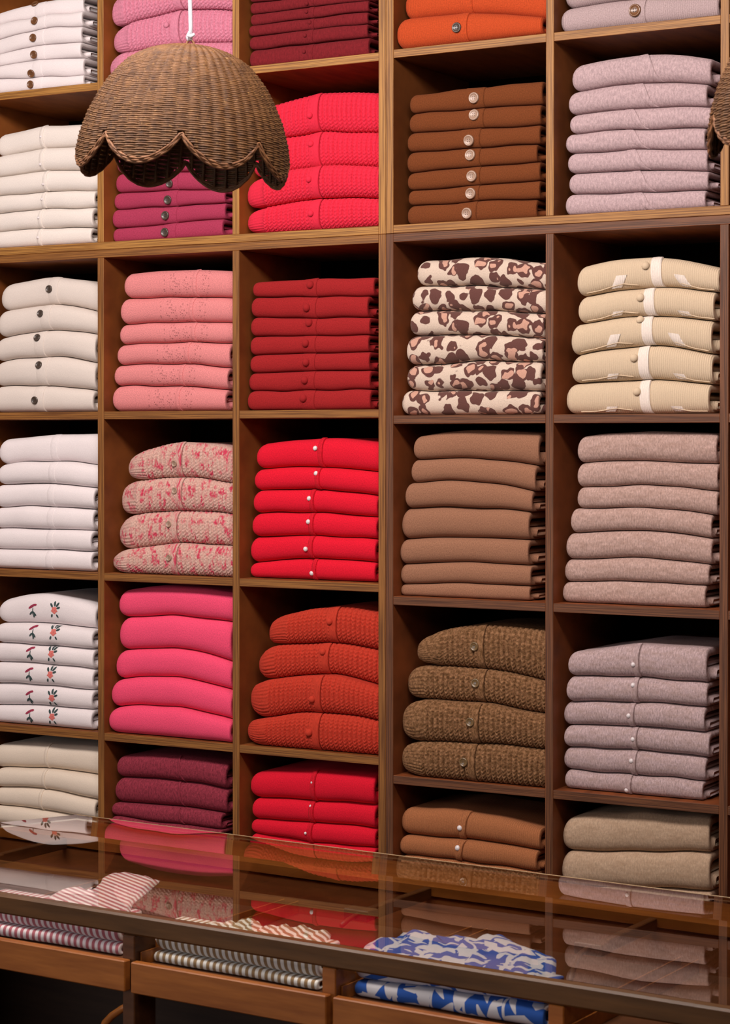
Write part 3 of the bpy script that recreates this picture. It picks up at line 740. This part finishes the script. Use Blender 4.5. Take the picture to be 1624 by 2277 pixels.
stack('B1', 'r4', KN['olive'], ('olive brown chunky marled cardigan', 'olive brown chunky cardigans', 'its stack'), 'cardigan',
      (925, 1080, 1210), [(1414, 1389, 1402), (1481, 1486, 1513), (1557.6, 1566, 1591), (1649, 1652, 1666.5)],
      [917.5, 899, 884, 879], [None]*4, placket=[1075, 1077, 1065, 1057], pw=.022, chunky=.0032, rl=.8,
      buttons=[(1055, 1439, 9), (1058, 1519.5, 9), (1048, 1605, 9), (1033, 1694, 9)], bmat='olive')
stack('B1', 'r5', KN['brown'], ('reddish brown cardigan with small white button', 'reddish brown cardigans', 'its stack'), 'cardigan',
      (905, 1040, 1200), [(1795, 1802.7, 1840), (1857, 1867, 1892), (1899, 1914, 1939)],
      [897, 894, 894], [1204, 1196, 1196], placket=[1038, 1030], pw=.016, hr=.0042, hl=.002, slant=-.012, fill=1,
      buttons=[(1024, 1840, 5.5), (1019.5, 1885, 5.5)], bmat='pearl', bstyle='dome')

# --- column B2
stack('B2', 'r0', KN['greyheather'], ('grey heather cardigan with dark ring button', 'grey heather cardigans', 'its stack'), 'cardigan',
      (1255, 1430, 1590), [(-42, -62, -68), (18, -4, -10)], [1258, 1248], [None, 1598], placket=[1440, 1434], pw=.026, buttons=[None, (1414, 24, 12)], bmat='tort', frombottom=True, rl=.6)
stack('B2', 'r1', KN['mauve'], ('pale mauve boucle wrap cardigan', 'pale mauve boucle cardigans', 'its stack'), 'cardigan',
      (1275, 1430, 1570), [(146, 119, 128), (204.5, 183, 187), (257, 239, 239), (297, 287, 285), (342, 333, 333), (386, 379, 380), (433, 428, 423)],
      [1273, 1267, 1270, 1262, 1265, 1268, 1262], [1582, 1573, 1586, 1568, 1575, 1577, 1570], placket=[1452, 1440, 1420, 1420, 1425, 1435, 1440], pw=.018, pmat=KN['mauve'], slant=.045, hr=.002)
def pockets(k, o, S, rr):
    surf = S['surf']
    for (xl, xr, flapx, sgn) in ((1290, 1420, 1385, -1), (1500, 1588, 1510, 1)):
        sh = (0, 0, -12, -10, -14)[k]
        a_ = float(at(xl+sh+14, 900, 1, .030)[0]); b_ = float(at(xr+sh, 900, 1, .030)[0]); f_ = float(at(flapx+sh, 900, 1, .030)[0])
        q = MB(); pts = []
        for i in range(15):
            x = a_+(b_-a_)*i/14
            t = .80-.10*(max(0, 1-abs(x-f_)/.05)) if sgn < 0 else .80-.10*(max(0, 1-abs(x-f_)/.04))
            pts.append(tuple(surf(x, t, .001)[0]))
        q.tube(pts, .0011, 6); q.build('piping', KN['cream'], o, smooth=True)
        strip('pocket_tab', surf, f_-.012, f_+.012, KN['trim'], o, t0=.52 if k in (0, 2) else .66, t1=.80, slant=.05*sgn, nt=6, hr=.0014, hl=.0014)
stack('B2', 'r2', KN['cream'], ('cream cardigan with white knitted front trim', 'cream cardigans with white trim', 'its stack'), 'cardigan',
      (1290, 1450, 1585), [(594, 569, 592), (661, 638, 648.5), (720, 702, 713), (790, 768, 785), (852.5, 845, 854)],
      [1288, 1289, 1275, 1275, 1262], [1601, 1590, 1585, 1585, 1580], placket=[1470, 1456, 1452, 1444, 1446], pw=.024, pmat=KN['trim'], hr=.0034, slant=.008,
      buttons=[(1435, 590.6, 7.5), (1426, 662, 7.5), (1423, 712, 7.5), (1411.6, 796, 7.5), (1416.5, 871, 7.5)], bmat=self_btn('cream'), bstyle='dome', extras=pockets, rl=.4)
stack('B2', 'r3', KN['taupe'], ('plain taupe heather sweater', 'taupe heather sweaters', 'its stack'), 'sweater',
      (1290, 1440, 1585), [(971, 958, 965), (1029, 1025, 1032), (1084, 1079, 1089), (1130, 1129, 1143.6), (1183, 1180, 1195.5), (1242.6, 1241, 1255), (1293, 1293.6, 1302)],
      [1288, 1288, 1288, 1274, 1263, 1260, 1256], [1597, 1600, 1598, 1586, 1586, 1580, 1572], rl=.35, fat=.85)
stack('B2', 'r4', KN['greylilac'], ('grey lilac cardigan with tiny pearl button', 'grey lilac cardigans', 'its stack'), 'cardigan',
      (1270, 1420, 1570), [(1450, 1432, 1441), (1503, 1505.6, 1519), (1560, 1561, 1571.5), (1612, 1614.6, 1629), (1660, 1668, 1684), (1711, 1723.5, 1736)],
      [1268, 1265.5, 1258, 1260.6, 1259, 1262], [1575, 1575, 1570, 1580, 1572, 1567.5], placket=[1424, 1420, 1412, 1418, 1416, 1406], pw=.013, hr=.004, hl=.002,
      buttons=[(1410.6, 1477, 4.5), (1409, 1524, 4.5), (1400, 1591, 4.5), (1409, 1644, 4.5), (1406, 1692, 4.5), (1394, 1756.6, 4.5)], bmat='pearl', bstyle='dome', rl=.4)
stack('B2', 'r5', KN['beige'], ('plain thick beige sweater', 'beige sweaters', 'its stack'), 'sweater',
      (1265, 1430, 1580), [(1817, 1806, 1817), (1892, 1894, 1897), (1968, 1974, 1982)], [1256, 1255, 1255], [1582, 1582, 1582], fill=1, rl=.4)

# ---------------------------------------------------------------- wicker pendant lamps
def wicker_mat(name, a, b, c):
    t = NT(name); t.rough(.55, .35); p = t.uv(uvmap=False)
    n1 = t.noise(p, 60, 4, .7); n2 = t.noise(p, 260, 2)
    col = t.mix(t.ramp(n1, [(.32, 0.), (.68, 1.)]), lin(a), lin(b)); col = t.mix(t.ramp(n2, [(.6, 0.), (.78, .8)]), col, lin(c))
    t.base(col); t.bump(n2, .4, .001); return t.m
WK = wicker_mat('wicker', (70, 45, 28), (110, 75, 44), (150, 114, 68))
WKR = wicker_mat('wicker_rim', (98, 62, 40), (136, 92, 58), (158, 116, 74))
CORD = plain('cord_white', (188, 184, 192), .5, .4)

PROF = [(0, 10), (2, 40), (8, 68), (16, 92), (26, 112), (40, 133), (60, 152), (88, 174), (116, 190), (160, 211), (208, 226), (245, 232), (300, 235)]
def lamp(loc, s, tilt, label):
    root = empty('pendant_lamp', loc)
    tag(root, label, 'lamp', 'wicker pendant lamps')
    hs = np.array([p[0] for p in PROF], float); rs = np.array([p[1] for p in PROF], float)
    arc = np.concatenate([[0], np.cumsum(np.hypot(np.diff(hs), np.diff(rs)))])
    top = 388.
    def HR(a): return np.interp(a, arc, hs), np.interp(a, arc, rs)
    a_tip = float(np.interp(282, hs, arc)); a_peak = float(np.interp(218, hs, arc))
    def edge(th):
        u = ((th-math.radians(3.7))/(math.pi/4)) % 1.0
        return a_peak+(a_tip-a_peak)*math.sin(math.pi*u)**.72
    def P(a, th, out=0.):
        h_, r_ = HR(a)
        return Vector(((r_+out)*math.sin(th)*s, -(r_+out)*math.cos(th)*s, (282-h_)*s))
    # woven strands, one row after another down to the scalloped edge
    q = MB(); pitch = 5.0; rows = int(a_tip/pitch); NS = 208
    ths = [2*math.pi*k/NS for k in range(NS)]
    for i in range(3, rows+1):
        a = i*pitch; par = i % 2
        run = []
        def flush(closed=False):
            nonlocal run
            if len(run) > 2: q.tube([P(a, t_, 4.4*abs(math.sin(26*t_))**.6+.7*(1 if par else -1)*math.sin(26*t_)) for t_ in run], 2.75*s, 5, 0, closed, False)
            run = []
        if a < a_peak-1:
            run = list(ths); flush(True); continue
        st = next(k for k in range(NS) if edge(ths[k]) < a) if any(edge(t_) < a for t_ in ths) else 0
        for k in range(NS+1):
            t_ = ths[(st+k) % NS]+(2*math.pi if st+k >= NS else 0)
            if edge(t_) > a+1: run.append(t_)
            else: flush()
        flush()
    o = q.build('lamp_shade', [WK], root, (0, 0, 0), smooth=True)
    # spokes behind the strands
    q = MB()
    for k in range(52):
        th = 2*math.pi*(k+.0)/52; e = edge(th); n = 22
        q.tube([P(12+(e-12)*j/n, th, -2.2) for j in range(n+1)], 3.0*s, 5)
    q.build('spokes', [WK], root, (0, 0, 0), smooth=True)
    q = MB(); N2 = 256
    for off, dr, ra in ((-1, 3.0, 3.0), (3.6, 1.6, 3.0), (7.4, 0., 3.1)):
        q.tube([P(edge(2*math.pi*k/N2)+off, 2*math.pi*k/N2, dr+1.2*math.sin(60*math.pi*k/N2*2+off)) for k in range(N2)], ra*s, 6, 0, True)
    q.build('scalloped_rim', [WKR], root, (0, 0, 0), smooth=True)
    q = MB()
    q.tube([(9*s*math.cos(t_), 0, (282+2+14*abs(math.sin(t_/1.0)))*s) for t_ in np.linspace(0, math.pi, 14)], 2.6*s, 8)
    q.tube([(15*s*math.cos(t_), 15*s*math.sin(t_), 281*s) for t_ in np.linspace(0, 2*math.pi, 24, endpoint=False)], 3.2*s, 8, 0, True)
    q.build('hanging_loop', [WKR], root, (0, 0, 0), smooth=True)
    zc = (CEILZ-loc[2])
    q = MB()
    q.tube([(0, 0, 297*s), (0.5*s, 0, 330*s), (-2*s, 0, 420*s), (-1*s, 0, 600*s), (0, 0, zc-.02)], 4.4*s, 10)
    q.tube([(-11*s, 0, 303*s), (-4*s, -3*s, 309*s), (4*s, -3*s, 305*s), (11*s, 0, 311*s)], [2.5*s, 4.6*s, 4.6*s, 3.*s], 8)
    q.tube([(-4*s, -4*s, 296*s), (-6*s, -3*s, 303*s), (0, -5*s, 316*s)], [2.5*s, 3*s, 2.5*s], 8)
    q.build('cord', [CORD], root, (0, 0, 0), smooth=True)
    q = MB(); q.tube([(0, 0, zc-.03), (0, 0, zc-.001)], .045, 20); q.build('ceiling_cap', [CORD], root, (0, 0, 0), smooth=False)
    # the shade hangs a little crooked from its cord
    M_ = Matrix.Translation((0, 0, 297*s)) @ Matrix.Rotation(tilt, 4, 'Y') @ Matrix.Translation((0, 0, -297*s))
    Rz = Matrix.Rotation(CAM_YAW, 4, 'Z')
    for ch in root.children:
        if ch.name.split('.')[0] in ('lamp_shade', 'spokes', 'scalloped_rim', 'hanging_loop'): ch.data.transform(Rz @ M_)
    return root
def lamp_at(px, py_tip, Y, label, tilt):
    p = at(px, py_tip, 1, Y)
    return lamp(tuple(float(v) for v in p), LAMP_S, tilt, label)
LAMP_S = float((at(424, 388, 1, -1.25)-CAM_POS) @ _fw)/CAM_F     # both shades are the same size

lamp_at(424, 388, -1.25, 'scalloped wicker dome lamp on a white cord, wholly in view', math.radians(3.6))
lamp_at(1852, 322, -1.25, 'second scalloped wicker pendant lamp, only its left rim showing at the right edge', math.radians(-1.5))

# ---------------------------------------------------------------- the glass topped counter
ZG = EYE-.68
CX0, CX1 = .558, 2.62
YF, YR = -1.5515, -1.127                     # front of the rail, rear edge of the main pane
TURN, PIV = math.radians(-2.8), np.array([1.5, -1.532, 0.])   # the counter stands a little askew to the wall
RT = np.array([[math.cos(TURN), -math.sin(TURN), 0], [math.sin(TURN), math.cos(TURN), 0], [0, 0, 1]])
CAM_L = RT.T@(CAM_POS-PIV)+PIV
def ray_l(x, y): return RT.T@(_fw + _r*(x-812)/CAM_F - _u*(y-CAM_PY)/CAM_F)
def atc(x, y, ax, v):
    """like at(), in the counter's own unturned frame"""
    d = ray_l(x, y); return CAM_L + d*(v-CAM_L[ax])/d[ax]
CW1 = wood('counter_wood', (176, 108, 48), (130, 72, 28), None, (6, 40, 60), .4)
CW2 = wood('counter_wood_dark', (104, 64, 34), (70, 40, 20), None, (6, 40, 60), .45)
CW4 = wood('counter_wood_base', (64, 46, 34), (44, 30, 22), None, (6, 20, 60), .7)
CW5 = wood('counter_wood_drawer', (104, 60, 30), (74, 42, 20), None, (6, 20, 60), .6)
CW3 = wood('counter_wood_inside', (150, 86, 42), (106, 58, 26), None, (6, 20, 60), .6)
RAILT = wood('counter_rail', (104, 70, 36), (74, 48, 22), None, (6, 60, 60), .35)
tg = NT('counter_glass'); nt = tg.t; nt.nodes.remove(tg.b)
out = nt.nodes['Material Output']
fr = tg.n('ShaderNodeFresnel'); fr.inputs[0].default_value = 1.72
gl = tg.n('ShaderNodeBsdfGlossy'); gl.inputs['Roughness'].default_value = .012; gl.inputs[0].default_value = (1, .97, .93, 1)
tr = tg.n('ShaderNodeBsdfTransparent'); tr.inputs[0].default_value = (.93, .93, .90, 1)
mxs = tg.n('ShaderNodeMixShader'); tg.link(fr.outputs[0], mxs.inputs[0]); tg.link(tr.outputs[0], mxs.inputs[1]); tg.link(gl.outputs[0], mxs.inputs[2])
tg.link(mxs.outputs[0], out.inputs[0])
GLASS = tg.m
tc = NT('glass_underside'); tc.t.nodes.remove(tc.b); tr = tc.n('ShaderNodeBsdfTransparent'); tr.inputs[0].default_value = (.97, .97, .95, 1)
tc.link(tr.outputs[0], tc.t.nodes['Material Output'].inputs[0]); GLU = tc.m
te = NT('glass_edge'); te.base(lin((176, 150, 116))); te.rough(.2, .6); GLE = te.m

counter = empty('display_counter', ((CX0+CX1)/2, -1.33, 0))
tag(counter, 'long wooden counter with glass top and shallow drawers in front of the cubbies', 'counter')
def pane(name, y0, z0, y1, z1, th=.007, edges=(True, True)):
    v = [(CX0+.017, y0, z0), (CX1, y0, z0), (CX1, y1, z1), (CX0+.017, y1, z1)]
    v += [(x, y, z-th) for x, y, z in v]
    f = [(0, 1, 2, 3), (7, 6, 5, 4), (0, 4, 5, 1), (2, 6, 7, 3), (1, 5, 6, 2), (3, 7, 4, 0)]
    return mesh_obj(name, v, f, [GLASS, GLU, GLE], counter, smooth=False, midx=[0, 1, 1 if not edges[0] else 2, 2 if edges[1] else 1, 2, 2])
SL = math.tan(math.radians(4.7))
# where the rear edge of the sloping rear pane lies
YB = 0.
for px, py in ((400, 1838), (850, 1901), (1200, 1942), (1590, 1990)):
    d_ = ray_l(px, py); s_ = (ZG-SL*(CAM_L[1]-YR)-CAM_L[2])/(d_[2]+SL*d_[1]); YB += float(CAM_L[1]+s_*d_[1])/4
ZB = ZG-SL*(YB-YR)
q = MB(); q.tube([(CX0+.018, YB, ZB-.001), (CX1, YB, ZB-.001)], .0016, 6); q.build('glass_edge', GLE, counter, smooth=True)
pane('glass_top', YF+.02, ZG, YR, ZG, edges=(False, False))
pane('rear_glass', YR, ZG, YB, ZB, edges=(False, True))
v = [(CX0+.02, YR+.004, ZG-.009), (CX1, YR+.004, ZG-.009), (CX1, YB-.004, ZB-.009), (CX0+.02, YB-.004, ZB-.009)]
v += [(x, y, z-.014) for x, y, z in v]
mesh_obj('rear_board', v, [(0, 1, 2, 3), (7, 6, 5, 4), (0, 4, 5, 1), (2, 6, 7, 3), (1, 5, 6, 2), (3, 7, 4, 0)], CW1, counter, smooth=False)
def cbox(name, a, b, m, par=None, bev=.0015):
    q = MB(); q.box(a, b, 0, bev); return q.build(name, m, par or counter)
cbox('front_rail', (CX0, YF, ZG-.028), (CX1, YF+.0195, ZG+.0005), RAILT, bev=.003)
cbox('back_panel', (CX0, YR+.006, EYE-.80), (CX1, YR+.02, ZG-.026), CW3)
cbox('base_panel', (CX0, YR+.006, .06), (CX1, YR+.02, EYE-.801), CW4)
cbox('end_panel', (CX0, YF, .0), (CX0+.016, YR+.02, ZG-.001), CW2)
cbox('end_panel', (CX1+.001, YF, .0), (CX1+.017, YR+.02, ZG-.001), CW2)
cbox('base_shelf', (CX0+.016, YF+.03, .10), (CX1, YR+.006, .118), CW4)
POST = [.873, 1.2124, 1.553, 1.891, 2.230]
for k, x in enumerate(POST):
    cbox('post', (x, YF+.001, .0), (x+.022, YF+.05, ZG-.0285), CW2 if k < 2 else CW1)
    # bentwood brace under the drawers, beside each post
    q = MB(); pts = []
    for px, py in ((292, 2233), (272, 2243), (250, 2258), (234, 2275), (224, 2298), (218, 2330)):
        p = atc(px, py, 1, YF+.02); pts.append((float(p[0])+x-1.2124, float(p[1]), float(p[2])))
    q.tube(pts, .0055, 8); q.build('bentwood_brace', CW1, counter, smooth=True)
for x in (.733, 1.460, 1.835, 2.20):
    q = MB(); q.box((x-.006, YR-.16, ZG-.028), (x+.006, YR+.005, ZG-.010), 0); q.box((x-.030, YR-.185, ZG-.026), (x+.012, YR-.158, ZG-.010), 0)
    q.build('under_glass_bar', CW2, counter)  # dark bar with an end block, lying under the glass
for path in (((800, 2032), (775, 2045), (760, 2058)), ((1340, 2098), (1312, 2104), (1290, 2122), (1277, 2150), (1268, 2182))):
    q = MB(); q.tube([tuple(float(v) for v in atc(px, py, 2, ZG-.017)) for px, py in path], .0036, 8); q.build('under_glass_curve', CW2, counter, smooth=True)  # thin dark curves lying under the glass
DX = [CX0+.016-.022]+POST+[CX1]
for k in range(len(DX)-1):
    a, b = DX[k]+.0235, DX[k+1]-.0015
    d = cbox('drawer', (a, YF+.012, EYE-.758), (b, YR-.02, EYE-.7525), CW5)
    cbox('drawer_front', (DX[k]+.027 if k else a, YF-.014, EYE-.785), (DX[k+1]+.0165, YF-.0005, EYE-.7415), CW1, d)
    for xx in (a, b-.002): cbox('drawer_side', (xx, YF+.012, EYE-.7525), (xx+.002, YR-.02, EYE-.733), CW1, d)

def sheet(name, poly, mat, parent, z, amp, seed, rot=0.):
    """a rumpled piece of cloth lying under the glass"""
    rr = random.Random(seed); P2 = np.array([atc(px, py, 2, z)[:2] for px, py in poly])
    # resample the outline
    n = 96; L = np.concatenate([[0], np.cumsum(np.linalg.norm(np.roll(P2, -1, 0)-P2, axis=1))])
    cl = np.vstack([P2, P2[:1]]); s = np.linspace(0, L[-1], n, endpoint=False)
    O = np.stack([np.interp(s, L, cl[:, 0]), np.interp(s, L, cl[:, 1])], 1)
    c = O.mean(0); K = 22; vs, uv = [], []
    ws = [(rr.uniform(40, 150), rr.uniform(30, 110), rr.uniform(0, 6)) for _ in range(5)]
    for i in range(K+1):
        f = i/K
        for p in O:
            q = c+(p-c)*f
            hgt = sum(abs(math.sin(a*q[0]+b*q[1]*.6+ph)) for a, b, ph in ws)/5
            e = max(0., 1-(1-f)*9)
            vs.append((q[0], q[1], min(z-amp+amp*1.9*hgt*(1-.3*e)-amp*.5*e, ZG-.0085)))
            uu = q[0]*math.cos(rot)+q[1]*math.sin(rot)+hgt*.02; uv.append((uu, q[1]*math.cos(rot)-q[0]*math.sin(rot)))
    N = len(vs); vs += [(x, y, zz-.0016) for x, y, zz in vs]; uv += uv
    fs = []
    for i in range(K):
        for j in range(n):
            a, b, cc, d = i*n+j, i*n+(j+1) % n, (i+1)*n+(j+1) % n, (i+1)*n+j
            fs.append((a, d, cc, b)); fs.append((a+N, b+N, cc+N, d+N))
    for j in range(n):
        a, b = K*n+j, K*n+(j+1) % n; fs.append((a, a+N, b+N, b))
    return mesh_obj(name, vs, fs, mat, parent, uv, True)
STP = cloth('cotton_pink_stripe', (244, 234, 236), 'stripe', rgb2=(186, 106, 116)); STK = cloth('cotton_khaki_stripe', (244, 242, 236), 'stripe', rgb2=(158, 128, 92))
BLU = cloth('cotton_blue_floral', (52, 94, 178), 'floral', rgb2=(222, 218, 222))
def shirts(mat, desc, group, x0, x1, xs, seam, lefts, right, poly, seed, rot, dep=(.055, .12), collar='collar'):
    z = lambda px, py: (float(atc(px, py, 1, YF+.04)[0]), float(atc(px, py, 1, YF+.04)[2]))
    mid = Bound([z(a, b) for a, b in zip(xs, seam)], seed, .0006)
    zt = Flat(ZG-.0145)
    res = []
    for k, (t_, b_, nm) in enumerate(((zt, mid, 'upper'), (mid, Flat(EYE-.7522), 'lower'))):
        lx = max(x0, float(atc(lefts[k], 2100, 1, YF+.04)[0])); rx = min(x1, float(atc(right, 2100, 1, YF+.04)[0]))
        o, S = garment('folded_shirt', lx, rx, t_, b_, YF+.034, dep[k], mat, (lx+rx)/2, seed*10+k, maxx=x1)
        tag(o, desc % nm, 'shirt', group); res.append(o)
    sheet(collar, poly, mat, res[0], ZG-.012, .005, seed, rot)
shirts(STP, 'folded pink and white striped shirt in the left counter drawer, %s of two', 'pink striped shirts', .8995, 1.2085,
       (0, 135, 262), (2053, 2073, 2096), (-200, -200), 268,
       [(94, 1996), (123, 1980), (148, 1974), (167, 1972), (204, 1987), (217, 1969), (229, 1948), (254, 1937), (281, 1935), (320, 1943), (357, 1955), (328, 1978),
        (296, 2002), (288, 2036), (246, 2029), (197, 2022), (123, 2009)], 21, 1.15)
shirts(STK, 'folded khaki and white striped shirt in the middle counter drawer, %s of two', 'khaki striped shirts', 1.2390, 1.5490,
       (400, 548, 703), (2123, 2148, 2176), (344, 332), 712,
       [(449, 2055), (474, 2049), (498, 2047), (511, 2056), (538, 2039), (558, 2043), (590, 2061), (622, 2057), (631, 2052), (649, 2061), (681, 2057), (695, 2066),
        (737, 2070), (727, 2104), (640, 2092), (540, 2076)], 22, .9)
shirts(BLU, 'folded blue shirt with white leaf print in the right counter drawer, %s of two', 'blue leaf print shirts', 1.5795, 1.8870,
       (800, 1000, 1190), (2180, 2204, 2230), (790, 786), 1215,
       [(802, 2116), (812, 2098), (826, 2085), (881, 2080), (898, 2065), (938, 2068), (953, 2077), (1012, 2078), (1059, 2084), (1091, 2075), (1120, 2073), (1145, 2092),
        (1200, 2112), (1220, 2118), (1238, 2132), (1236, 2166), (1195, 2178), (1100, 2166), (1000, 2152), (900, 2136)], 23, .4)

# turn the counter and what lies in it together
for o in [counter]+[o for o in bpy.data.objects if o.name.startswith('folded_shirt') and o.parent is None]:
    p = RT@(np.array(o.location)-PIV)+PIV
    o.location = tuple(float(v) for v in p); o.rotation_euler.z = TURN
